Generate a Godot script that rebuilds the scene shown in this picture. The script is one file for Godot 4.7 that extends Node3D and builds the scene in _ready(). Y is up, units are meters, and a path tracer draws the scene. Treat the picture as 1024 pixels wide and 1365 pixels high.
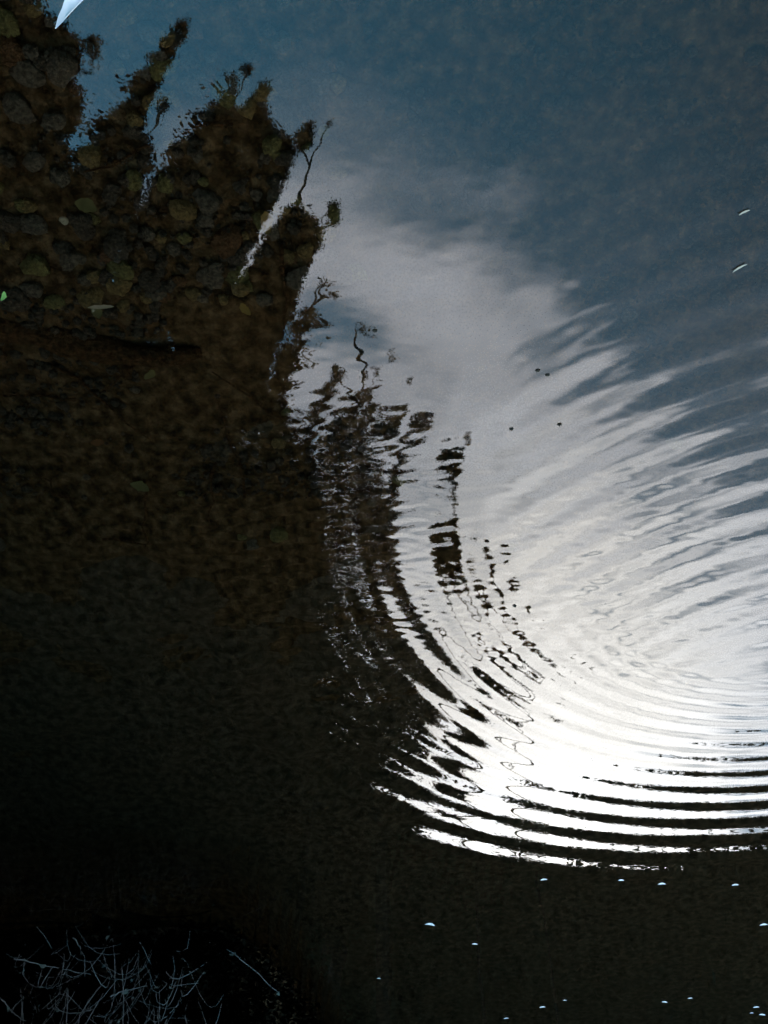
extends Node3D
# A small woodland pond, photographed looking down from its near bank with the camera held upside down:
# the far bank is at the bottom of the picture, the trees beyond it stand mirrored in the rippled water.
# x is to the right as one stands there, -z is ahead across the pond, y = 0 is the water level.

const EYE := 1.5            # camera height over the water
const PITCH := 48.0         # degrees below the horizontal
const VFOV := 60.0
const FPX := 1182.1         # focal length in photograph pixels (1365 high)
const SUN_AZ := -17.0     # the low sun stands behind the hedge
const SUN_EL := 20.0

var rng := RandomNumberGenerator.new()
var names := {}
var M := {}
var clump_mesh: ArrayMesh
var noise_a := FastNoiseLite.new()
var noise_b := FastNoiseLite.new()

# ------------------------------------------------------------------ helpers
func numbered(called: String) -> String:
	if not names.has(called):
		names[called] = 0
		return called
	names[called] += 1
	return "%s_%03d" % [called, names[called]]

func thing(called: String, label: String, category: String, at := Vector3.ZERO, group := "") -> Node3D:
	var o := Node3D.new()
	o.name = numbered(called)
	add_child(o)
	o.position = at
	tag(o, label, category, group)
	return o

func tag(o: Node, label: String, category: String, group := "") -> void:
	o.set_meta("label", label)
	o.set_meta("category", category)
	if group != "":
		o.set_meta("group", group)

func part(called: String, mesh: Mesh, m: Material, parent: Node, at := Vector3.ZERO) -> MeshInstance3D:
	var o := MeshInstance3D.new()
	o.name = called if parent != self else numbered(called)
	o.mesh = mesh
	o.material_override = m
	o.position = at
	parent.add_child(o, true)
	return o

func dir_of(az: float, el: float) -> Vector3:
	var a := deg_to_rad(az)
	var e := deg_to_rad(el)
	return Vector3(sin(a) * cos(e), sin(e), -cos(a) * cos(e))

# direction of a photograph pixel, as seen from the eye
func ray(px: float, py: float) -> Vector3:
	var p := deg_to_rad(PITCH)
	var u := py - 682.5
	return Vector3(512.0 - px, -sin(p) * FPX + cos(p) * u, -(cos(p) * FPX + sin(p) * u)).normalized()

# the point on the level y = level that this pixel shows
func on_level(px: float, py: float, level := 0.0) -> Vector3:
	var r := ray(px, py)
	return Vector3(0, EYE, 0) + r * ((level - EYE) / r.y)

# the point on an upright plane d metres ahead
func on_plane(px: float, py: float, d: float) -> Vector3:
	var r := ray(px, py)
	return Vector3(0, EYE, 0) + r * (d / -r.z)

# a point mirrored in calm water at that pixel, at a ground distance d
func mirrored(px: float, py: float, d: float) -> Vector3:
	var r := ray(px, py)
	var flat := Vector2(r.x, r.z).length()
	var t := d / flat
	return Vector3(r.x * t, -r.y * t - EYE, r.z * t)

func tube(points: Array, radii: Array, sides := 6) -> ArrayMesh:
	var st := SurfaceTool.new()
	st.begin(Mesh.PRIMITIVE_TRIANGLES)
	st.set_smooth_group(0)
	tube_into(st, points, radii, sides)
	st.generate_normals()
	return st.commit()

func tube_into(st: SurfaceTool, points: Array, radii: Array, sides := 6) -> void:
	var rings := []
	for i in points.size():
		var a: Vector3 = points[max(i - 1, 0)]
		var b: Vector3 = points[min(i + 1, points.size() - 1)]
		var t := (b - a).normalized()
		var s := t.cross(Vector3(0.31, 0.9, 0.27)).normalized()
		var u := s.cross(t)
		var ring := []
		for k in sides:
			var an := TAU * k / sides
			ring.append(points[i] + (s * cos(an) + u * sin(an)) * radii[i])
		rings.append(ring)
	for i in points.size() - 1:
		for k in sides:
			var n := (k + 1) % sides
			for v in [rings[i][k], rings[i][n], rings[i + 1][n], rings[i][k], rings[i + 1][n], rings[i + 1][k]]:
				st.add_vertex(v)
	for e in [0, points.size() - 1]:
		for k in range(1, sides - 1):
			var tri := [rings[e][0], rings[e][k], rings[e][k + 1]]
			if e == 0:
				tri.reverse()
			for v in tri:
				st.add_vertex(v)

func smooth(a: float, b: float, x: float) -> float:
	return smoothstep(a, b, x) if a < b else 1.0 - smoothstep(b, a, x)

func mat(lin: Color, rough := 0.9, called := "") -> StandardMaterial3D:
	var m := StandardMaterial3D.new()
	m.albedo_color = lin.linear_to_srgb()
	m.roughness = rough
	m.metallic_specular = 0.2
	m.resource_name = called
	return m

func noise_tex(size: int, freq: float, seed_: int, ramp: Gradient = null, octaves := 4) -> NoiseTexture2D:
	var n := FastNoiseLite.new()
	n.seed = seed_
	n.noise_type = FastNoiseLite.TYPE_SIMPLEX_SMOOTH
	n.frequency = freq
	n.fractal_octaves = octaves
	var t := NoiseTexture2D.new()
	t.width = size
	t.height = size
	t.seamless = true
	t.noise = n
	if ramp:
		t.color_ramp = ramp
	return t

func ramp_of(stops: Array) -> Gradient:
	var g := Gradient.new()
	var offs := PackedFloat32Array()
	var cols := PackedColorArray()
	for s in stops:
		offs.append(s[0])
		cols.append((s[1] as Color).linear_to_srgb())
	g.offsets = offs
	g.colors = cols
	return g

func grained(stops: Array, scale: float, freq: float, seed_: int, relief := 0.0, rough := 0.9, world := true) -> StandardMaterial3D:
	var m := StandardMaterial3D.new()
	m.albedo_texture = noise_tex(512, freq, seed_, ramp_of(stops), 5)
	m.uv1_triplanar = true
	m.uv1_world_triplanar = world
	m.uv1_scale = Vector3.ONE * scale
	m.roughness = rough
	m.metallic_specular = 0.12
	if relief > 0.0:
		m.heightmap_enabled = true
		m.heightmap_texture = noise_tex(512, freq * 1.7, seed_ + 3, null, 5)
		m.heightmap_scale = relief
	return m

# ------------------------------------------------------------------ light
func sky_at(d: Vector3) -> Color:
	# the brightest part of the cloud bank, above the sun
	var ang := rad_to_deg(acos(clampf(d.dot(dir_of(-13.0, 37.0)), -1, 1)))
	var up := clampf(d.y, 0.0, 1.0)
	# clear air: deep blue-green overhead, paler lower down and towards the sun
	var k := pow(1.0 - up, 1.3)
	var blue := Color(0.036, 0.156, 0.250).lerp(Color(0.26, 0.36, 0.46), clampf(k * 1.2, 0, 1))
	var side := clampf(1.0 + 1.6 * d.x, 0.42, 1.7)
	blue = Color(blue.r * side * (0.75 + 0.25 * side), blue.g * side, blue.b * side)
	# thin haze thickens towards the bright cloud
	blue = blue.lerp(Color(0.36, 0.48, 0.62), 0.5 * exp(-pow(ang / 27.0, 2.0)))
	# cloud: a broad bank before the sun, broken patches elsewhere
	var q := Vector3(d.x / (up + 0.35), 0.0, d.z / (up + 0.35))
	var n1 := noise_a.get_noise_3d(q.x * 60.0, q.z * 95.0, 3.0)
	var n2 := noise_b.get_noise_3d(q.x * 60.0, q.z * 95.0, 9.0)
	var edge := clampf(31.0 + 46.0 * d.x, 15.0, 34.0) + (n1 * 20.0 + n2 * 16.0) * smoothstep(0.97, 0.86, up)
	var bank := smoothstep(-8.0, 8.0, edge - ang)
	var far_patch := smoothstep(0.05, 0.55, n1 + 0.35 * n2 - 0.12) * smoothstep(40.0, 75.0, ang) * smoothstep(0.85, 0.6, up) * 0.8
	var glow := exp(-pow(ang / 12.5, 2.0))
	var tex := 1.0 + 0.26 * n2 + 0.22 * n1
	var bright := (0.73 + 0.66 * glow) * tex
	var cloud := Color(0.88, 0.94, 1.04).lerp(Color(1.0, 0.985, 0.95), clampf(glow * 1.3, 0, 1))
	cloud = Color(cloud.r * bright, cloud.g * bright, cloud.b * bright)
	var c := blue.lerp(cloud, bank)
	return c.lerp(Color(0.42, 0.45, 0.50), far_patch)

func make_sky() -> void:
	noise_a.seed = 11
	noise_a.frequency = 0.03
	noise_a.fractal_octaves = 4
	noise_a.noise_type = FastNoiseLite.TYPE_SIMPLEX_SMOOTH
	noise_b.seed = 23
	noise_b.frequency = 0.13
	noise_b.fractal_octaves = 3
	noise_b.noise_type = FastNoiseLite.TYPE_SIMPLEX_SMOOTH
	var w := 1024
	var h := 512
	var im := Image.create(w, h, false, Image.FORMAT_RGBF)
	for j in h:
		var el := (0.5 - (j + 0.5) / h) * PI
		for i in w:
			if el < -0.03:
				im.set_pixel(i, j, Color(0.05, 0.05, 0.04))
				continue
			# Godot's panorama: u = 0 looks along -z, growing towards +x
			var a := ((i + 0.5) / w) * TAU
			im.set_pixel(i, j, sky_at(Vector3(sin(a) * cos(el), sin(el), -cos(a) * cos(el))))
	var pm := PanoramaSkyMaterial.new()
	pm.panorama = ImageTexture.create_from_image(im)
	var sky := Sky.new()
	sky.sky_material = pm
	var e := Environment.new()
	e.background_mode = Environment.BG_SKY
	e.sky = sky
	e.tonemap_mode = Environment.TONE_MAPPER_LINEAR
	e.background_energy_multiplier = 3.0
	e.tonemap_exposure = 5.4
	e.sdfgi_enabled = true
	e.ssao_enabled = true
	e.ssil_enabled = true
	var we := WorldEnvironment.new()
	we.name = "world_environment"
	we.environment = e
	add_child(we)

func make_camera() -> void:
	var cam := Camera3D.new()
	cam.name = "camera"
	var p := deg_to_rad(PITCH)
	var fwd := Vector3(0, -sin(p), -cos(p))
	var up := Vector3(0, cos(p), -sin(p))
	# turned upside down: right and up both reversed
	cam.transform = Transform3D(Basis(-Vector3.RIGHT, -up, -fwd), Vector3(0, EYE, 0))
	cam.fov = VFOV
	cam.near = 0.02
	cam.far = 2000.0
	add_child(cam)
	cam.current = true
	var sun := DirectionalLight3D.new()
	sun.name = "sun"
	sun.light_energy = 0.15
	sun.light_angular_distance = 11.0
	sun.light_color = Color(1.0, 0.96, 0.9)
	sun.shadow_enabled = true
	add_child(sun)
	sun.look_at_from_position(Vector3.ZERO, -dir_of(SUN_AZ, SUN_EL), Vector3.UP)

# ------------------------------------------------------------------ ground and pond bed
# how far inside the pond's edge a point is (negative on land); D is ahead
func inside(x: float, d: float) -> float:
	var wob := 0.07 * sin(x * 4.1 + 1.0) + 0.05 * sin(d * 3.3 + x * 7.0)
	var far := 3.62 + 4.6 * smooth(0.62, -0.35, x)
	return minf(minf(far - d, d + 0.12), minf(x + 6.5, 2.35 - x)) + wob * 0.6

func ground_y(x: float, d: float) -> float:
	var s := inside(x, d)
	if s > 0.0:
		var deep := 0.17 + 0.16 * smoothstep(0.8, 1.3, d) + 0.28 * smoothstep(1.4, 3.0, d)
		deep += 0.02 * noise_a.get_noise_2d(x * 90.0, d * 90.0) + 0.007 * noise_b.get_noise_2d(x * 110.0, d * 110.0)
		return -deep * smoothstep(0.0, 0.28, s)
	var o := -s
	var y := 0.16 * smoothstep(0.0, 0.3, o) + 0.16 * minf(o, 2.0) + 0.10 * smoothstep(0.02, 0.3, o) * noise_a.get_noise_2d(x * 60.0, d * 60.0) + 0.03 * smoothstep(0.0, 0.2, o) * noise_b.get_noise_2d(x * 60.0, d * 60.0)
	# the dell's sides rise behind the bank
	y += 0.22 * maxf(0.0, o - 1.0) * (1.0 if d > 1.0 else 0.35) * exp(-o / 90.0)
	y += 0.10 * noise_a.get_noise_2d(x * 14.0, d * 14.0) * minf(o, 1.5)
	return y

func depth_dark_y(x: float, d: float) -> float:
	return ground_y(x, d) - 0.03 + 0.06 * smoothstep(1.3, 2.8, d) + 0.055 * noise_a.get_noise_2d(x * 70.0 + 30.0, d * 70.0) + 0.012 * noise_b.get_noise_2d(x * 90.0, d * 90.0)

func axis(lo: float, hi: float, step: float, reach: float) -> PackedFloat32Array:
	var a := PackedFloat32Array()
	var v := lo
	while v <= hi:
		a.append(v)
		v += step
	var st := step
	var x := a[a.size() - 1]
	while x < reach:
		st *= 1.35
		x += st
		a.append(x)
	st = step
	x = a[0]
	var front := []
	while x > -reach:
		st *= 1.35
		x -= st
		front.push_front(x)
	var out := PackedFloat32Array(front)
	out.append_array(a)
	return out

func sheet(xs: PackedFloat32Array, ds: PackedFloat32Array, height: Callable, keep: Callable) -> ArrayMesh:
	var st := SurfaceTool.new()
	st.begin(Mesh.PRIMITIVE_TRIANGLES)
	st.set_smooth_group(0)
	var nx := xs.size()
	for d in ds:
		for x in xs:
			st.add_vertex(Vector3(x, height.call(x, d), -d))
	for j in ds.size() - 1:
		for i in nx - 1:
			if not keep.call((xs[i] + xs[i + 1]) * 0.5, (ds[j] + ds[j + 1]) * 0.5):
				continue
			var a := j * nx + i
			for v in [a, a + nx, a + nx + 1, a, a + nx + 1, a + 1]:
				st.add_index(v)
	st.generate_normals()
	return st.commit()

func make_ground() -> void:
	var xs := axis(-2.6, 2.6, 0.04, 420.0)
	var ds := axis(-0.3, 5.2, 0.04, 420.0)
	var g := part("ground", sheet(xs, ds, ground_y, func(x, d): return inside(x, d) <= (0.06 if absf(x) < 2.6 and d < 5.2 else 0.6)), M.soil, self)
	g.set_meta("kind", "structure")
	tag(g, "dark wooded ground and steep earth bank round the pond", "ground")
	xs = axis(-2.6, 2.6, 0.028, 8.0)
	ds = axis(-0.3, 4.9, 0.028, 10.5)
	var bed := part("pond_bed", sheet(xs, ds, func(x, d): return ground_y(x, d) - 0.004, func(x, d): return inside(x, d) > -0.9), M.silt, self)
	bed.set_meta("kind", "structure")
	tag(bed, "brown silty pond bed strewn with stones under shallow water", "pond bed")
	# dark sheet added over the silt: deep water's dimness put into its colour
	var deep_layer := part("depth_dark", sheet(axis(-2.6, 2.6, 0.035, 8.0), axis(1.2, 4.9, 0.035, 10.5), depth_dark_y, func(x, d): return d > 1.2 and inside(x, d) > 0.14), M.depth_dark, self)
	deep_layer.set_meta("kind", "structure")
	tag(deep_layer, "added dark layer painting the dimness of the deeper water", "depth_dark")
	# pebbles that show through the water in the reflection of the trees
	var shapes := []
	for v in 7:
		shapes.append(pebble(100 + v))
	var mats := [M.stone_grey, M.stone_ochre, M.stone_rust, M.stone_olive, M.stone_dark, M.stone_dark, M.stone_grey]
	for i in 300:
		var x: float
		var d: float
		if i < 255:
			x = rng.randf_range(0.05, 0.80)
			d = rng.randf_range(0.2, 0.9)
		else:
			x = rng.randf_range(-0.75, 1.15)
			d = rng.randf_range(0.1, 1.9)
		var r := rng.randf_range(0.009, 0.017) if rng.randf() < 0.7 else rng.randf_range(0.016, 0.027)
		var o := part("stone", shapes[i % 7], mats[rng.randi() % 7], bed, Vector3(x, ground_y(x, d) + r * 0.02, -d))
		o.rotation = Vector3(rng.randf_range(-0.25, 0.25), rng.randf() * TAU, rng.randf_range(-0.25, 0.25))
		o.scale = Vector3(r * rng.randf_range(0.9, 1.35), r * rng.randf_range(0.5, 0.8), r)
	var mm := MultiMesh.new()
	mm.transform_format = MultiMesh.TRANSFORM_3D
	mm.mesh = shapes[1]
	mm.instance_count = 3600
	for i in 3600:
		var x := 0.0
		var d := 0.0
		for tries in 8:
			x = rng.randf_range(-0.9, 1.2)
			d = rng.randf_range(0.05, 1.5)
			if noise_a.get_noise_2d(x * 55.0 + 200.0, d * 55.0) > 0.12:
				break
		var r := 0.0025 + 0.009 * pow(rng.randf(), 2.5)
		var b := Basis.from_euler(Vector3(rng.randf() * 6, rng.randf() * 6, 0)).scaled(Vector3.ONE * r)
		mm.set_instance_transform(i, Transform3D(b, Vector3(x, ground_y(x, d), -d)))
	var gi := MultiMeshInstance3D.new()
	gi.name = "gravel"
	gi.multimesh = mm
	gi.material_override = M.stone_dark
	gi.set_meta("kind", "stuff")
	bed.add_child(gi)

func pebble(seed_: int) -> ArrayMesh:
	var n := FastNoiseLite.new()
	n.seed = seed_
	n.frequency = 0.8
	var st := SurfaceTool.new()
	st.begin(Mesh.PRIMITIVE_TRIANGLES)
	st.set_smooth_group(0)
	var rows := 7
	var cols := 10
	for j in rows + 1:
		var t := PI * j / rows
		for i in cols:
			var a := TAU * i / cols
			var v := Vector3(sin(t) * cos(a), cos(t), sin(t) * sin(a))
			st.add_vertex(v * (1.0 + 0.62 * n.get_noise_3dv(v * 1.9) + 0.22 * n.get_noise_3dv(v * 5.0)))
	for j in rows:
		for i in cols:
			var k := (i + 1) % cols
			for v in [j * cols + i, j * cols + k, (j + 1) * cols + k, j * cols + i, (j + 1) * cols + k, (j + 1) * cols + i]:
				st.add_index(v)
	st.generate_normals()
	return st.commit()

# ------------------------------------------------------------------ water
# the rings run out from two places beside the frame; small wind ripples cross them
var chop := []

func water_slope(x: float, d: float) -> Vector3:
	# returns (height, slope along x, slope along d)
	var hgt := 0.0
	var sx := 0.0
	var sd := 0.0
	# first ring system
	var ax := x + 1.05
	var ad := d - 1.31
	var r := sqrt(ax * ax + ad * ad) + 1e-5
	if r > 0.15:
		var q := r - 0.95
		var lam := 0.072 + 0.085 * clampf(q, -0.3, 0.9)
		# phase whose local wavelength is lam
		var ph := TAU / 0.085 * log(lam)
		var env := smoothstep(0.35, 0.95, r) * (1.0 - smoothstep(1.72, 2.0, r))
		# weaker on the near side
		env *= 0.12 + 0.88 * smoothstep(-0.05, 0.75, ad)
		var s := 0.036 * env
		var w := s * cos(ph + 0.7)
		hgt += s * lam / TAU * sin(ph + 0.7)
		sx += w * ax / r
		sd += w * ad / r
	# second ring system
	ax = x + 1.30
	ad = d - 2.42
	r = sqrt(ax * ax + ad * ad) + 1e-5
	var env2 := smoothstep(0.3, 0.9, r) * (1.0 - smoothstep(1.6, 2.3, r)) * smoothstep(0.4, -0.5, ad) * smoothstep(-0.12, -0.5, x) * smoothstep(2.2, 1.6, d)
	if env2 > 0.0:
		var k := TAU / 0.095
		var w2 := 0.034 * env2 * cos(k * r)
		hgt += 0.034 * env2 / k * sin(k * r)
		sx += w2 * ax / r
		sd += w2 * ad / r
	# wind ripples
	var patch := 0.5 + 0.5 * noise_a.get_noise_2d(x * 45.0, d * 45.0 + 50.0)
	var g := patch * (0.16 + 0.84 * smoothstep(1.05, 1.5, d))
	g *= 1.0 - 0.8 * smoothstep(1.6, 2.1, d)
	# a cat's paw of wind where the sky shows between the trees
	g += 1.0 * exp(-pow((x - 0.14) / 0.26, 2.0) - pow((d - 1.55) / 0.34, 2.0))
	for c in chop:
		var p: float = c[0] * x + c[1] * d + c[3]
		var cs: float = c[2] * g * cos(p)
		hgt += c[2] * g * sin(p) / c[4]
		sx += cs * c[0] / c[4]
		sd += cs * c[1] / c[4]
	return Vector3(hgt, sx, sd)

func make_water() -> void:
	for i in 12:
		var lam := lerpf(0.022, 0.050, pow(i / 11.0, 1.4))
		var dirr := PI / 2 + rng.randf_range(-0.36, 0.36)
		var k := TAU / lam
		chop.append([k * cos(dirr), k * sin(dirr), 0.0078 * (0.8 + 0.4 * rng.randf()), rng.randf() * TAU, k])
	var xs := axis(-1.5, 1.2, 0.0046, 9.0)
	var ds := axis(0.2, 3.1, 0.0046, 9.5)
	var nx := xs.size()
	var nd := ds.size()
	var vs := PackedVector3Array()
	var ns := PackedVector3Array()
	vs.resize(nx * nd)
	ns.resize(nx * nd)
	var k := 0
	for j in nd:
		var d := ds[j]
		for i in nx:
			var w := water_slope(xs[i], d)
			vs[k] = Vector3(xs[i], w.x, -d)
			ns[k] = Vector3(-w.y, 1.0, w.z).normalized()
			k += 1
	var ix := PackedInt32Array()
	for j in nd - 1:
		for i in nx - 1:
			if inside((xs[i] + xs[i + 1]) * 0.5, (ds[j] + ds[j + 1]) * 0.5) < -0.15:
				continue
			var a := j * nx + i
			ix.append_array(PackedInt32Array([a, a + nx, a + nx + 1, a, a + nx + 1, a + 1]))
	var arr := []
	arr.resize(Mesh.ARRAY_MAX)
	arr[Mesh.ARRAY_VERTEX] = vs
	arr[Mesh.ARRAY_NORMAL] = ns
	arr[Mesh.ARRAY_INDEX] = ix
	var am := ArrayMesh.new()
	am.add_surface_from_arrays(Mesh.PRIMITIVE_TRIANGLES, arr)
	var o := part("water", am, M.water, self)
	o.set_meta("kind", "structure")
	tag(o, "dark pond water with ring ripples mirroring sky and trees", "water")

# ------------------------------------------------------------------ foliage
func make_clump() -> void:
	var st := SurfaceTool.new()
	st.begin(Mesh.PRIMITIVE_TRIANGLES)
	for i in 26:
		var c := Vector3(rng.randfn(), rng.randfn(), rng.randfn()) * 0.085
		var b := Basis.from_euler(Vector3(rng.randf() * TAU, rng.randf() * TAU, rng.randf() * TAU))
		var l := rng.randf_range(0.030, 0.048)
		var w := l * 0.55
		var p := [Vector3(-l, 0, 0), Vector3(0, l * 0.12, w), Vector3(l, 0, 0), Vector3(0, l * 0.12, -w)]
		for t in [0, 1, 2, 0, 2, 3]:
			st.set_normal(b * Vector3.UP)
			st.add_vertex(c + b * p[t])
	clump_mesh = st.commit()

func crown_of(blobs: Array, m: Material, parent: Node3D, size := 1.0, density := 1.0) -> void:
	var xf := []
	for b in blobs:
		var c: Vector3 = b[0]
		var r: float = b[1]
		var k := size * minf(1.0, 0.42 + r * 1.3)
		var n := maxi(4, int(density * 480.0 * r * r / (k * k)))
		for i in n:
			var v := Vector3(rng.randfn(), rng.randfn(), rng.randfn()).normalized() * pow(rng.randf(), 0.45) * (r - 0.05 * k)
			var bs := Basis.from_euler(Vector3(rng.randf() * TAU, rng.randf() * TAU, rng.randf() * TAU)).scaled(Vector3.ONE * k * rng.randf_range(0.7, 1.25))
			xf.append(Transform3D(bs, c + v - parent.position))
	var mm := MultiMesh.new()
	mm.transform_format = MultiMesh.TRANSFORM_3D
	mm.mesh = clump_mesh
	mm.instance_count = xf.size()
	for i in xf.size():
		mm.set_instance_transform(i, xf[i])
	var o := MultiMeshInstance3D.new()
	o.name = "crown"
	o.multimesh = mm
	o.material_override = m
	o.set_meta("kind", "stuff")
	parent.add_child(o, true)

# a tree: trunk from base towards its top, a limb into every clump of the crown
func tree(called: String, label: String, base: Vector3, top: Vector3, blobs: Array, m: Material, group := "", trunk_r := 0.13, size := 1.0, density := 1.0) -> void:
	var t := thing(called, label, "tree", base, group)
	var pts := []
	var rad := []
	for i in 9:
		var f := i / 8.0
		var p := base.lerp(top, f) + Vector3(rng.randf_range(-1, 1), 0, rng.randf_range(-1, 1)) * 0.05 * sin(f * PI)
		pts.append(p - base + (Vector3(0, -0.3, 0) if i == 0 else Vector3.ZERO))
		rad.append(lerpf(trunk_r, 0.012, pow(f, 0.8)))
	part("trunk", tube(pts, rad, 8), M.bark, t)
	var hgt := top.y - base.y
	var n := 0
	for b in blobs:
		var c: Vector3 = b[0]
		var f := clampf((c.y - base.y - b[1] * 1.2 - 0.25) / hgt, 0.15, 0.95)
		var from := base.lerp(top, f)
		var mid := from.lerp(c, 0.55) + Vector3(0, -0.06 * from.distance_to(c), 0)
		if from.distance_to(c) > 0.12 and n < 24:
			part("limb", tube([from - base, mid - base, c - base], [lerpf(trunk_r, 0.02, f) * 0.5, 0.02, 0.006], 5), M.bark, t)
			n += 1
	crown_of(blobs, m, t, size, density)

# blobs of a crown from photograph pixels [x, y, half width], all about d metres away
func blobs_at(list: Array, d: float, spread := 0.25) -> Array:
	var out := []
	for q in list:
		var dd: float = d + rng.randf_range(-spread, spread)
		var c := mirrored(q[0], q[1], dd)
		var rr: float = q[2] / FPX * (c - Vector3(0, -EYE, 0)).length() * 1.22
		out.append([c, rr])
	return out

# clumps spread through an outline traced in photograph pixels, d metres away, as deep as it is wide
func fill(outline: Array, d: float, spots: Array, tau := 8.0, k := 0.55) -> void:
	var poly := PackedVector2Array()
	var lo := Vector2(1e9, 1e9)
	var hi := -lo
	var area := 0.0
	for i in outline.size():
		var p := Vector2(outline[i][0], outline[i][1])
		var q := Vector2(outline[(i + 1) % outline.size()][0], outline[(i + 1) % outline.size()][1])
		area += p.cross(q) * 0.5
		poly.append(p)
		lo = lo.min(p)
		hi = hi.max(p)
	var range_ := (mirrored((lo.x + hi.x) * 0.5, (lo.y + hi.y) * 0.5, d) - Vector3(0, -EYE, 0)).length()
	var per := range_ / FPX
	var depth := clampf(minf(hi.x - lo.x, hi.y - lo.y) * per * 0.5, 0.05, 0.7) * 0.5
	var n := int(tau * absf(area) * per * per / (0.022 * k * k)) + 4
	var tries := 0
	var inset := 0.06 * k / per if k > 0.4 else 0.0
	while n > 0 and tries < 60000:
		tries += 1
		var p := Vector2(rng.randf_range(lo.x, hi.x), rng.randf_range(lo.y, hi.y))
		if not Geometry2D.is_point_in_polygon(p, poly):
			continue
		if inset > 0.0:
			var out_ := false
			for o in [Vector2(inset, 0), Vector2(-inset, 0), Vector2(0, inset), Vector2(0, -inset)]:
				out_ = out_ or not Geometry2D.is_point_in_polygon(p + o, poly)
			if out_ and rng.randf() < 0.93:
				continue
		n -= 1
		spots.append([mirrored(p.x, p.y, d + rng.randf_range(-depth, depth)), k])

func px_tree(called: String, label: String, outlines: Array, extra: Array, d: float, m: Material, group := "", lean := 0.0, tau := 8.0, k := 0.55, thick := 1.0) -> void:
	var spots := []
	for o in outlines:
		fill(o, d, spots, tau, k)
	for b in blobs_at(extra, d):
		for i in maxi(4, int(3200.0 * b[1] * b[1])):
			spots.append([b[0] + Vector3(rng.randfn(), rng.randfn(), rng.randfn()) * b[1] * 0.45, k * 0.9])
	var top: Vector3 = spots[0][0]
	var mean := Vector3.ZERO
	for q in spots:
		if q[0].y > top.y:
			top = q[0]
		mean += q[0] / spots.size()
	var base := Vector3(mean.x + lean, 0, mean.z)
	base.y = ground_y(base.x, -base.z)
	var t := thing(called, label, "tree", base, group)
	var trunk_r := (0.03 + 0.0035 * top.y) * thick
	var pts := [Vector3(0, -0.3, 0)]
	var rad := [trunk_r]
	for i in range(1, 10):
		var f := i / 9.0
		pts.append((Vector3(mean.x, 0, mean.z) - Vector3(base.x, 0, base.z)).lerp(top - base, f) * Vector3(f, 0, f) + Vector3(rng.randf_range(-0.04, 0.04), (top.y - base.y) * f, rng.randf_range(-0.04, 0.04)))
		rad.append(lerpf(trunk_r, 0.01, pow(f, 0.8)))
	part("trunk", tube(pts, rad, 8), M.bark, t)
	for i in 16:
		var c: Vector3 = spots[rng.randi() % spots.size()][0] - base
		var f := clampf((c.y - 0.6) / (top.y - base.y), 0.1, 0.95) * 9.0
		var from: Vector3 = pts[int(f)].lerp(pts[int(f) + 1], f - int(f))
		var mid := from.lerp(c, 0.55) + Vector3(0, -0.06 * from.distance_to(c), 0)
		part("limb", tube([from, mid, c], [lerpf(trunk_r, 0.02 * thick, f / 9.0) * 0.5, 0.016 * thick, 0.005], 5), M.bark, t)
	crown_from(spots, m, t)

func crown_from(spots: Array, m: Material, parent: Node3D) -> void:
	var mm := MultiMesh.new()
	mm.transform_format = MultiMesh.TRANSFORM_3D
	mm.mesh = clump_mesh
	mm.instance_count = spots.size()
	for i in spots.size():
		var b := Basis.from_euler(Vector3(rng.randf() * TAU, rng.randf() * TAU, rng.randf() * TAU)).scaled(Vector3.ONE * spots[i][1] * rng.randf_range(0.7, 1.25))
		mm.set_instance_transform(i, Transform3D(b, spots[i][0] - parent.position))
	var o := MultiMeshInstance3D.new()
	o.name = "crown"
	o.multimesh = mm
	o.material_override = m
	o.set_meta("kind", "stuff")
	parent.add_child(o, true)

func mass_tree(called: String, label: String, list: Array, d: float, m: Material, group: String, size: float, density: float) -> void:
	var bl := blobs_at(list, d)
	var top: Vector3 = bl[0][0]
	var base := Vector3.ZERO
	for b in bl:
		if b[0].y > top.y:
			top = b[0]
		base += b[0]
	base /= bl.size()
	if d < 4.2:
		base *= 1.75  # added shading trees: rooted back from the water and leaning over it
	base.y = ground_y(base.x, -base.z)
	tree(called, label, base, top, bl, m, group, 0.05 + 0.008 * top.y, size, density)

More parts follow.
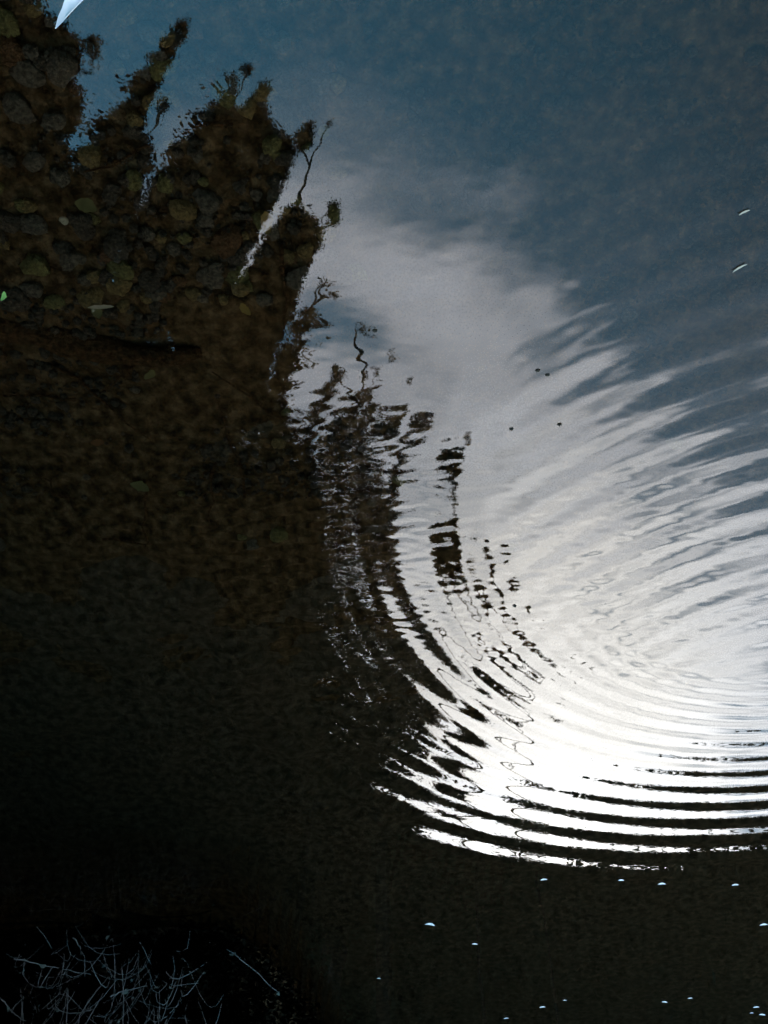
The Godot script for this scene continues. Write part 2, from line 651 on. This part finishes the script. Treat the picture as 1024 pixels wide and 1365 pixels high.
func make_trees() -> void:
	var g := "tall trees beyond the far bank mirrored in the water"
	px_tree("broad_tree", "broad leafy tree mirrored beside the white feather", [[[-150, -80], [30, -60], [50, 12], [92, 42], [112, 60], [112, 88], [96, 105], [118, 130], [116, 165], [92, 190], [104, 215], [92, 250], [100, 300], [60, 440], [-150, 440]]], [[128, 62, 7], [134, 80, 4], [124, 100, 4]], 4.6, M.leaf_a, g)
	px_tree("slim_tree", "slim spire of a tree mirrored as a lone slanting finger", [[[238, 22], [252, 30], [246, 48], [236, 62], [222, 80], [212, 105], [198, 120], [188, 150], [180, 185], [172, 205], [160, 240], [150, 300], [60, 340], [85, 265], [112, 225], [125, 190], [140, 160], [158, 135], [170, 110], [185, 85], [205, 65], [215, 45]]], [], 4.3, M.leaf_b, g)
	px_tree("short_tree", "low bushy treetop mirrored between two taller spires", [[[178, 185], [186, 178], [192, 192], [208, 192], [210, 215], [196, 245], [185, 330], [120, 330], [150, 250], [172, 215]]], [[220, 145, 6]], 4.9, M.leaf_a, g)
	px_tree("twin_topped_tree", "stout tree with two ragged tops mirrored in the blue", [[[305, 86], [310, 105], [304, 125], [312, 152], [335, 137], [345, 110], [358, 112], [366, 125], [362, 150], [370, 172], [390, 195], [388, 215], [375, 245], [368, 262], [350, 290], [330, 330], [310, 362], [300, 440], [130, 440], [190, 300], [215, 245], [240, 200], [262, 162], [280, 135], [295, 108]]], [[322, 88, 4]], 4.5, M.leaf_b, g)
	px_tree("round_topped_tree", "round topped tree mirrored at the pale cloud edge", [[[390, 275], [408, 280], [424, 300], [424, 318], [412, 345], [400, 370], [388, 400], [378, 430], [362, 460], [350, 500], [346, 570], [230, 570], [250, 420], [310, 385], [335, 352], [360, 314], [380, 296]]], [[402, 182, 12], [404, 164, 5], [441, 284, 9], [437, 271, 4], [442, 168, 2]], 4.8, M.leaf_a, g)
	px_tree("twiggy_tree", "sparse tree with loose twig ends mirrored against grey cloud", [[[367, 462], [402, 458], [410, 475], [394, 500], [384, 525], [394, 560], [386, 590], [378, 640], [376, 700], [370, 770], [332, 790], [332, 700], [342, 640], [340, 590], [347, 540], [360, 500]]], [[410, 432, 8], [394, 440, 6], [422, 425, 5], [380, 415, 7], [407, 448, 5], [437, 385, 3]], 5.2, M.leaf_b, g, 0.3)
	px_tree("thin_birch", "thin bare-tipped tree mirrored as parallel wavy lines", [[[452, 492], [464, 500], [438, 548], [422, 565], [408, 605], [390, 650], [380, 650], [396, 580], [410, 545], [430, 512]], [[472, 522], [512, 509], [512, 520], [482, 533], [458, 577], [444, 604], [432, 620], [442, 575]], [[492, 532], [499, 538], [460, 604], [442, 628], [430, 626]], [[504, 534], [511, 541], [474, 604], [450, 632], [442, 624]], [[519, 543], [542, 546], [514, 594], [495, 590]], [[565, 552], [571, 557], [548, 597], [533, 645], [522, 645], [539, 590]]], [[490, 442, 5], [528, 476, 4], [542, 505, 5], [542, 540, 4], [492, 490, 5], [505, 498, 5], [482, 500, 4]], 5.6, M.leaf_a, g, 0.2, 4.0, 0.24, 0.4)
	px_tree("leafy_birch", "ragged young tree mirrored in the ring ripples", [[[472, 586], [502, 586], [504, 620], [506, 655], [521, 625], [534, 630], [534, 690], [524, 740], [526, 790], [546, 830], [571, 870], [586, 930], [582, 990], [466, 1010], [474, 900], [478, 800], [472, 700], [466, 640]]], [], 6.2, M.leaf_b, g, 0.0, 4.5, 0.42)
	px_tree("small_tree", "small pointed tree mirrored apart in the pale sky", [[[598, 598], [616, 600], [613, 617], [602, 642], [590, 637]], [[600, 688], [614, 700], [614, 730], [602, 745], [612, 775], [596, 782], [578, 740], [590, 718]], [[600, 950], [622, 960], [632, 1040], [596, 1040]]], [[625, 588, 4], [601, 662, 4]], 7.5, M.leaf_a, g, 0.0, 8.0, 0.5, 0.25)
	px_tree("pole_tree", "single slender tree mirrored nearest the bright sky", [[[651, 736], [661, 740], [664, 776], [655, 790], [647, 770]], [[648, 848], [668, 858], [700, 892], [698, 906], [668, 892]]], [[705, 915, 6], [760, 910, 3]], 8.2, M.leaf_b, g, 0.0, 8.0, 0.5, 0.25)
	# the deep mass behind them, above the right-hand bank
	var mass := "dense dark trees massed on the right-hand bank"
	for q in [[[248, 520, 85], 6.4], [[120, 480, 110], 6.0], [[-20, 480, 120], 5.4], [[240, 640, 85], 6.8], [[110, 640, 120], 6.2], [[-20, 640, 120], 5.8], [[232, 760, 85], 7.2], [[110, 790, 110], 7.0], [[-20, 800, 120], 6.6], [[262, 880, 85], 7.6], [[130, 930, 110], 7.0], [[0, 950, 110], 6.4], [[350, 970, 80], 7.8], [[440, 1050, 75], 8.4], [[60, 1090, 90], 6.0], [[180, 1060, 90], 6.2], [[300, 1090, 80], 6.6], [[400, 1110, 80], 7.2], [[520, 1090, 70], 8.2], [[610, 1160, 60], 8.6], [[-60, 1080, 90], 5.8], [[120, 1170, 70], 5.6], [[260, 1180, 70], 6.0], [[0, 1170, 70], 5.4], [[355, 1190, 60], 6.6], [[115, 370, 60], 5.6], [[60, 400, 60], 5.8], [[450, 1180, 60], 7.4], [[215, 560, 95], 3.5], [[90, 600, 100], 3.6], [[-20, 520, 110], 3.7], [[200, 700, 90], 3.8]]:  # the nearest few are added to shade the bank
		var c: Array = q[0]
		var lst := []
		for i in 9:
			lst.append([c[0] + rng.randf_range(-0.45, 0.45) * c[2], c[1] + rng.randf_range(-0.6, 0.6) * c[2], c[2] * rng.randf_range(0.38, 0.52)])
		mass_tree("dense_tree", "dense dark tree massed over the bramble bank", lst, q[1], M.leaf_a if rng.randf() < 0.5 else M.leaf_b, mass, 1.4, 0.42 if c[0] > 80 and c[1] < 940 else 1.1)
	# hedge along the far shore to the left
	for i in 16:
		var x := -9.5 + i * 0.66
		var d := 8.9 + 0.25 * sin(i * 1.7)
		var base := Vector3(x, ground_y(x, d), -d)
		var top_y: float = tan(deg_to_rad(27.3 + 0.3 * sin(i * 2.3))) * Vector2(x, d).length() - EYE
		var t := thing("hedge_shrub", "dense evergreen hedge shrub along the far shore", "shrub", base, "hedge shrubs along the far shore")
		part("stem", tube([Vector3(0, -0.2, 0), Vector3(0.05, 0.8, 0), Vector3(0, top_y * 0.6, 0)], [0.06, 0.05, 0.015], 6), M.bark, t)
		var bl := []
		for k in 9:
			var yy := base.y + (top_y - base.y - 0.35) * (k / 8.0)
			bl.append([Vector3(x + rng.randf_range(-0.2, 0.2), yy, -d + rng.randf_range(-0.25, 0.25)), rng.randf_range(0.5, 0.62) if k < 8 else 0.42])
		crown_of(bl, M.leaf_hedge, t, 1.5, 1.2)
	# the wood behind the photographer and to the sides keeps the water in shade
	var behind := "shade trees standing round the near bank"
	for a in [[-150, 4.0, 7.0], [-178, 4.2, 9.0], [150, 4.0, 8.0], [120, 4.2, 7.5], [95, 4.4, 8.0], [-120, 4.6, 7.5], [-98, 6.5, 8.5], [165, 7.5, 12.0], [-165, 7.0, 11.0], [135, 7.5, 12.0], [-135, 7.5, 11.5], [108, 7.5, 12.0], [82, 7.0, 10.0], [-82, 9.5, 9.0], [-66, 12.5, 8.5]]:
		var az := deg_to_rad(a[0])
		var bx: float = sin(az) * a[1]
		var bd: float = cos(az) * a[1]
		var base := Vector3(bx, ground_y(bx, bd), -bd)
		var bl := []
		var hh: float = a[2]
		for k in 16:
			var y := hh * (0.12 + 0.86 * (k + 0.5) / 16.0)
			var rr := 1.25 * sin(PI * clampf(0.12 + 0.8 * k / 16.0, 0, 1)) + 0.35
			bl.append([base + Vector3(rng.randf_range(-1, 1) * rr * 0.7, y, rng.randf_range(-1, 1) * rr * 0.7), rr])
		tree("shade_tree", "broad shade tree standing round the near bank", base, base + Vector3(0.2, hh, 0.1), bl, M.leaf_a, behind, 0.16, 2.4, 1.0)

# ------------------------------------------------------------------ bank plants and small things
func leaf_mesh(l: float, w: float, curl: float) -> ArrayMesh:
	var st := SurfaceTool.new()
	st.begin(Mesh.PRIMITIVE_TRIANGLES)
	st.set_smooth_group(0)
	var n := 8
	var bend := rng.randf_range(-0.12, 0.12)
	for i in n + 1:
		var f := i / float(n)
		var hw := w * 0.5 * pow(sin(PI * clampf(f * 0.94 + 0.03, 0, 1)), 0.8)
		var off := bend * l * 4.0 * (f - f * f)
		var ja := rng.randf_range(0.78, 1.12)
		var jb := rng.randf_range(0.78, 1.12)
		var y := curl * (f - 0.5) * (f - 0.5) * l
		st.add_vertex(Vector3((f - 0.5) * l, y + 0.10 * hw, off - hw * ja))
		st.add_vertex(Vector3((f - 0.5) * l, y, off))
		st.add_vertex(Vector3((f - 0.5) * l, y + 0.10 * hw, off + hw * jb))
	for i in n:
		for k in 2:
			var a := i * 3 + k
			for v in [a, a + 3, a + 4, a, a + 4, a + 1]:
				st.add_index(v)
	st.generate_normals()
	return st.commit()

func make_bank_plants() -> void:
	# brambles arching down to the water at the right-hand bank
	var t := thing("bramble", "tangle of dry arching bramble stems at the bank edge", "bramble", Vector3(1.35, ground_y(1.35, 3.95), -3.95))
	var o := t.position
	var lf := [leaf_mesh(0.035, 0.02, 0.8), leaf_mesh(0.026, 0.016, 1.2), leaf_mesh(0.05, 0.012, 0.9)]
	var drawn := [
		[[60, 1218], [95, 1232], [118, 1246], [128, 1262]],
		[[100, 1248], [112, 1270], [112, 1300]],
		[[60, 1262], [110, 1276], [170, 1298], [205, 1312], [230, 1330], [250, 1358]],
		[[80, 1258], [130, 1282], [190, 1302], [215, 1318], [222, 1345]],
		[[270, 1255], [300, 1264], [335, 1292], [372, 1325]],
		[[285, 1262], [312, 1274], [330, 1278]],
		[[235, 1266], [246, 1284], [255, 1300]],
		[[0, 1332], [22, 1350], [36, 1362]],
		[[20, 1280], [70, 1290], [120, 1297]],
		[[5, 1296], [38, 1300], [30, 1322]],
		[[150, 1330], [172, 1318], [205, 1312]],
		[[128, 1228], [134, 1242], [124, 1254]],
	]
	for q in drawn:
		var dd := 3.60 + rng.randf_range(-0.04, 0.12)
		var pts := []
		var rad := []
		var crv := Curve3D.new()
		for i in q.size():
			crv.add_point(on_plane(q[i][0] + rng.randf_range(-3, 3), q[i][1] + rng.randf_range(-3, 3), dd + 0.03 * i) - o)
		for i in q.size():
			var before: Vector3 = crv.get_point_position(maxi(i - 1, 0))
			var after: Vector3 = crv.get_point_position(mini(i + 1, q.size() - 1))
			crv.set_point_in(i, (before - after) * 0.17)
			crv.set_point_out(i, (after - before) * 0.17)
		var ln := crv.get_baked_length()
		for i in 14:
			pts.append(crv.sample_baked(ln * i / 13.0, true) + Vector3(rng.randf_range(-1, 1), rng.randf_range(-1, 1), 0) * 0.003)
			rad.append(lerpf(0.0026, 0.0008, i / 13.0))
		var s := part("stem", tube(pts, rad, 5), M.dry, t)
		for i in range(1, q.size(), 2):
			var lo := part("leaf", lf[rng.randi() % 3], M.dry_leaf, s, pts[mini(13, i * 5)])
			lo.rotation = Vector3(rng.randf() * TAU, rng.randf() * TAU, rng.randf() * TAU)
	for i in 170:
		var x := rng.randf_range(0.75, 1.95)
		var d := rng.randf_range(3.62, 3.95)
		var p0 := Vector3(x, ground_y(x, d) - 0.02, -d)
		var tip := p0 + Vector3(rng.randf_range(-0.25, 0.2), rng.randf_range(-0.05, 0.35), rng.randf_range(0.02, 0.25))
		tip.y = maxf(tip.y, 0.01)
		var thick := 0.0009 + 0.0022 * pow(rng.randf(), 3.0)
		var mid := p0.lerp(tip, 0.5) + Vector3(rng.randf_range(-0.12, 0.12), rng.randf_range(0.06, 0.22), 0)
		var pts := []
		var rad := []
		for k in 7:
			var f := k / 6.0
			pts.append(p0.lerp(mid, f).lerp(mid.lerp(tip, f), f) - o + Vector3(rng.randf_range(-1, 1), rng.randf_range(-1, 1), rng.randf_range(-1, 1)) * 0.006 * f)
			rad.append(lerpf(thick, thick * 0.3, f))
		var s := part("stem", tube(pts, rad, 5), M.dry, t)
		if i % 3 == 0:
			var lo := part("leaf", lf[rng.randi() % 3], M.dry_leaf, s, pts[rng.randi_range(3, 6)])
			lo.scale = Vector3.ONE * rng.randf_range(0.4, 0.8)
			lo.rotation = Vector3(rng.randf() * TAU, rng.randf() * TAU, rng.randf() * TAU)
	bank_cover()
	# a yellowed sprig at the waterline
	var y := thing("yellow_sprig", "small yellowed leaf sprig at the waterline by the brambles", "sprig", on_level(290, 1250))
	part("stalk", tube([Vector3(0, -0.01, 0), Vector3(0.02, 0.02, 0), Vector3(0.05, 0.03, 0.01)], [0.002, 0.002, 0.001], 5), M.dry, y)
	for k in 5:
		var lo := part("leaf", lf[0], M.yellow, y, Vector3(0.012 * k - 0.02, 0.008 + 0.006 * (k % 3), 0.01 * (k % 2)))
		lo.rotation = Vector3(rng.randf() * 2, rng.randf() * TAU, 0.4)
	# shrubs added above the bank, hung low to keep skylight off it
	for i in 7:
		var x := 0.85 + i * 0.42
		var d := 4.35 - 0.12 * i + 0.15 * (i % 2)
		var base := Vector3(x, ground_y(x, d), -d)
		var s := thing("shading_shrub", "dense dark shrub added above the bramble bank to shade it", "shrub", base, "shrubs added to shade the bramble bank")
		part("stem", tube([Vector3(0, -0.2, 0), Vector3(-0.05, 0.6, 0.05), Vector3(-0.05, 1.5, 0.2)], [0.04, 0.03, 0.01], 6), M.bark, s)
		var bl := []
		for k in 10:
			bl.append([base + Vector3(rng.randf_range(-0.3, 0.3), 0.62 + 0.24 * k, rng.randf_range(-0.2, 0.85)), rng.randf_range(0.4, 0.55)])
		crown_of(bl, M.leaf_b, s, 1.1, 1.3)

func bank_cover() -> void:
	# low ivy and leaf litter over the earth of the bank
	var mm := MultiMesh.new()
	mm.transform_format = MultiMesh.TRANSFORM_3D
	mm.mesh = clump_mesh
	mm.instance_count = 2600
	for i in 2600:
		var x := rng.randf_range(-0.6, 2.3)
		var d := 3.3
		while inside(x, d) > -0.015:
			d += 0.03
		d += pow(rng.randf(), 1.6) * 1.2
		var b := Basis.from_euler(Vector3(rng.randf() * TAU, rng.randf() * TAU, rng.randf() * TAU)).scaled(Vector3(1, 0.6, 1) * rng.randf_range(0.25, 0.6))
		mm.set_instance_transform(i, Transform3D(b, Vector3(x, ground_y(x, d) + 0.02, -d)))
	var o := MultiMeshInstance3D.new()
	o.name = "ground_cover"
	o.multimesh = mm
	o.material_override = M.litter
	o.set_meta("kind", "stuff")
	tag(o, "dark ivy and leaf litter covering the earth bank", "ground cover")
	add_child(o)

func make_small_things() -> void:
	# white feather
	var at := on_level(104, 6, 0.006)
	var f := thing("feather", "curled white feather floating beside the mirrored broad tree", "feather", at)
	var vane := part("vane", leaf_mesh(0.085, 0.017, 0.9), M.white, f)
	var sh := part("shaft", tube([Vector3(-0.048, 0.012, 0), Vector3(0, 0.002, 0), Vector3(0.042, 0.010, 0)], [0.0009, 0.0008, 0.0004], 5), M.white, f)
	var a := on_level(85, 32)
	var b := on_level(117, -2)
	f.rotation.y = atan2(-(b - a).z, (b - a).x)
	# log added on the bed to make a dark gap there
	var l0 := on_level(-60, 415, -0.22)
	var l1 := on_level(275, 440, -0.24)
	var log_ := thing("dark_band_log", "rust brown log added to make a dark band across the pond bed", "log", l0)
	var pts := []
	var rad := []
	for i in 12:
		var t := i / 11.0
		pts.append((l1 - l0) * t + Vector3(0, 0.012 * sin(t * 9.0), 0.030 * sin(t * 5.0 + 1.0)))
		rad.append((0.042 + 0.007 * sin(t * 15.0) + 0.004 * sin(t * 31.0)) * (1.0 - 0.75 * pow(t, 3.0)))
	part("bark", tube(pts, rad, 12), M.log, log_)
	part("branch_stub", tube([pts[7], pts[7] + Vector3(-0.03, 0.03, -0.06)], [0.014, 0.009], 7), M.log, log_)
	# pale leaf by the log, green leaf, snail
	float_leaf("pale_leaf", "long pale leaf lying beside the added log", 140, 398, -0.10, 0.052, 0.010, 0.05, M.pale_leaf, "leaf")
	float_leaf("green_leaf", "small bright green leaf floating above the added log", 4, 394, 0.003, 0.022, 0.010, 1.0, M.green_leaf, "leaf")
	var sn := thing("snail_shell", "small pale round snail shell on the pond bed", "snail shell", on_level(93, 283, -0.13))
	var sp := []
	var sr := []
	for i in 22:
		var q := i / 21.0
		var an := q * TAU * 2.3
		sp.append(Vector3(cos(an) * 0.006 * (1.0 - q * 0.85), 0.004 * q, sin(an) * 0.006 * (1.0 - q * 0.85)))
		sr.append(0.0045 * (1.0 - q * 0.75))
	part("whorl", tube(sp, sr, 8), M.pale_leaf, sn)
	# pale fallen leaves drifting on the far water
	for q in [[573, 1232, 13], [633, 1258, 8], [723, 1342, 9], [753, 1333, 6], [886, 1335, 9], [920, 1330, 7], [1018, 1232, 10], [725, 1172, 8], [828, 1173, 7], [882, 1178, 9], [980, 1179, 8], [675, 1357, 8], [1008, 1342, 9], [1016, 1352, 10], [505, 1304, 6], [1002, 1350, 6]]:
		float_leaf("drifting_leaf", "tiny pale leaf drifting on the dark far water", q[0], q[1], 0.004, q[2] * 0.0032, q[2] * 0.0016, rng.randf_range(-0.4, 0.4), M.white, "leaf", "pale leaves drifting on the dark water")
	for q in [[992, 283, 15, 0.5], [986, 357, 21, 0.62]]:  # pale slivers standing in for glints on the ripples
		float_leaf("painted_glint", "narrow pale sliver painted as a glint on the blue water", q[0], q[1], 0.002, q[2] * 0.0013, 0.0042, q[3], M.pale_leaf, "leaf", "slivers painted as glints on the blue water")
	# seeds afloat on the grey sky reflection
	for q in [[746, 566], [717, 494], [730, 500], [682, 572], [500, 441], [686, 808]]:
		var sd := part("floating_seed", pebble(7), M.bark, self, on_level(q[0], q[1], 0.001))
		sd.scale = Vector3(0.0045, 0.0025, 0.003)
		tag(sd, "tiny dark seed afloat on the grey cloud reflection", "seed", "seeds afloat on the grey reflection")
	for i in 16:
		var x := rng.randf_range(0.05, 1.0)
		var d := rng.randf_range(0.3, 1.7)
		var an := rng.randf() * TAU
		var ln := rng.randf_range(0.08, 0.3)
		var pp := []
		var rr := []
		for k in 6:
			var f2 := k / 5.0
			var px := x + cos(an) * ln * f2 + rng.randf_range(-0.012, 0.012)
			var pd := d + sin(an) * ln * f2 + rng.randf_range(-0.012, 0.012)
			pp.append(Vector3(px, ground_y(px, pd) + 0.012, -pd))
			rr.append(lerpf(0.005, 0.0015, f2))
		var tw := part("sunken_twig", tube(pp, rr, 6), M.log, self)
		tag(tw, "crooked dark twig sunk on the silt of the pond bed", "twig", "twigs sunk on the pond bed")
	# sunken leaves among the stones
	for i in 12:
		var x := rng.randf_range(0.02, 0.95)
		var d := rng.randf_range(0.18, 1.5)
		var mm: Material = [M.sunk_a, M.sunk_b, M.sunk_c][i % 3]
		var o := part("sunken_leaf", leaf_mesh(rng.randf_range(0.03, 0.055), rng.randf_range(0.018, 0.032), 0.5), mm, self, Vector3(x, ground_y(x, d) + 0.022, -d))
		o.rotation = Vector3(rng.randf_range(-0.3, 0.3), rng.randf() * TAU, rng.randf_range(-0.3, 0.3))
		tag(o, "%s dead leaf sunk among the stones of the pond bed" % ["ochre", "russet", "olive"][i % 3], "leaf", "%s dead leaves sunk on the pond bed" % ["ochre", "russet", "olive"][i % 3])

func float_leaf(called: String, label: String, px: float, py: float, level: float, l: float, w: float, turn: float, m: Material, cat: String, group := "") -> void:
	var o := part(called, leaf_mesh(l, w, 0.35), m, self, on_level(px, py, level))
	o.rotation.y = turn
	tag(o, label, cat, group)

func make_materials() -> void:
	var w := StandardMaterial3D.new()
	w.resource_name = "pond water"
	w.albedo_color = Color(0.25, 0.205, 0.145, 0.0).linear_to_srgb()
	w.albedo_color.a = 0.0
	w.roughness = 0.0
	w.refraction_enabled = true
	w.refraction_scale = 0.033
	w.transparency = BaseMaterial3D.TRANSPARENCY_ALPHA
	M.water = w
	M.soil = grained([[0.2, Color(0.008, 0.007, 0.005)], [0.5, Color(0.018, 0.014, 0.009)], [0.8, Color(0.032, 0.027, 0.015)]], 1.3, 0.02, 5, 3.0)
	M.silt = grained([[0.15, Color(0.022, 0.014, 0.008)], [0.45, Color(0.062, 0.038, 0.019)], [0.6, Color(0.087, 0.057, 0.030)], [0.9, Color(0.154, 0.108, 0.062)]], 2.6, 0.016, 15, 1.5)
	M.depth_dark = grained([[0.2, Color(0.032, 0.025, 0.016)], [0.5, Color(0.067, 0.053, 0.037)], [0.85, Color(0.116, 0.096, 0.070)]], 2.0, 0.02, 18, 1.5)  # colour carries the dimness of the deeper water
	M.stone_grey = grained([[0.2, Color(0.052, 0.045, 0.036)], [0.8, Color(0.147, 0.130, 0.105)]], 9.0, 0.02, 25, 0.6, 0.7)
	M.stone_ochre = grained([[0.2, Color(0.095, 0.070, 0.032)], [0.8, Color(0.211, 0.158, 0.074)]], 9.0, 0.02, 35, 0.6, 0.7)
	M.stone_rust = grained([[0.2, Color(0.064, 0.037, 0.020)], [0.8, Color(0.138, 0.080, 0.043)]], 9.0, 0.02, 45, 0.6, 0.7)
	M.stone_olive = grained([[0.2, Color(0.079, 0.072, 0.031)], [0.8, Color(0.170, 0.161, 0.071)]], 9.0, 0.02, 55, 0.6, 0.7)
	M.stone_dark = grained([[0.2, Color(0.035, 0.030, 0.024)], [0.8, Color(0.097, 0.082, 0.065)]], 9.0, 0.02, 65, 0.6, 0.7)
	M.log = grained([[0.2, Color(0.03, 0.018, 0.010)], [0.8, Color(0.10, 0.055, 0.028)]], 6.0, 0.02, 75, 1.0)
	M.bark = grained([[0.2, Color(0.018, 0.016, 0.012)], [0.8, Color(0.05, 0.044, 0.034)]], 3.0, 0.02, 85, 1.0)
	M.leaf_a = mat(Color(0.035, 0.060, 0.022), 0.6, "dark leaf")
	M.leaf_b = mat(Color(0.045, 0.058, 0.022), 0.6, "leaf")
	M.litter = mat(Color(0.020, 0.019, 0.013), 0.9, "litter")
	M.leaf_hedge = mat(Color(0.035, 0.062, 0.034), 0.6, "hedge leaf")
	M.leaf_hedge.backlight_enabled = true
	M.leaf_hedge.backlight = Color(0.10, 0.26, 0.18).linear_to_srgb()
	M.dry = mat(Color(0.20, 0.20, 0.19), 0.5, "dry stem")
	M.dry_leaf = mat(Color(0.13, 0.17, 0.15), 0.5, "dry leaf")
	M.yellow = mat(Color(0.38, 0.30, 0.03), 0.6, "yellow leaf")
	M.white = mat(Color(0.50, 0.52, 0.55), 0.6, "white feather")
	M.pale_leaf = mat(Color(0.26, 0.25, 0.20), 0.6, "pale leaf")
	M.green_leaf = mat(Color(0.08, 0.16, 0.04), 0.6, "green leaf")
	M.sunk_a = mat(Color(0.17, 0.125, 0.04), 0.7, "ochre leaf")
	M.sunk_b = mat(Color(0.11, 0.055, 0.025), 0.7, "russet leaf")
	M.sunk_c = mat(Color(0.10, 0.10, 0.045), 0.7, "olive leaf")

func _ready() -> void:
	rng.seed = 20240
	make_sky()
	make_camera()
	make_materials()
	make_clump()
	print("ground ", Time.get_ticks_msec())
	make_ground()
	print("water ", Time.get_ticks_msec())
	make_water()
	print("trees ", Time.get_ticks_msec())
	make_trees()
	make_bank_plants()
	make_small_things()
	print("done ", Time.get_ticks_msec())
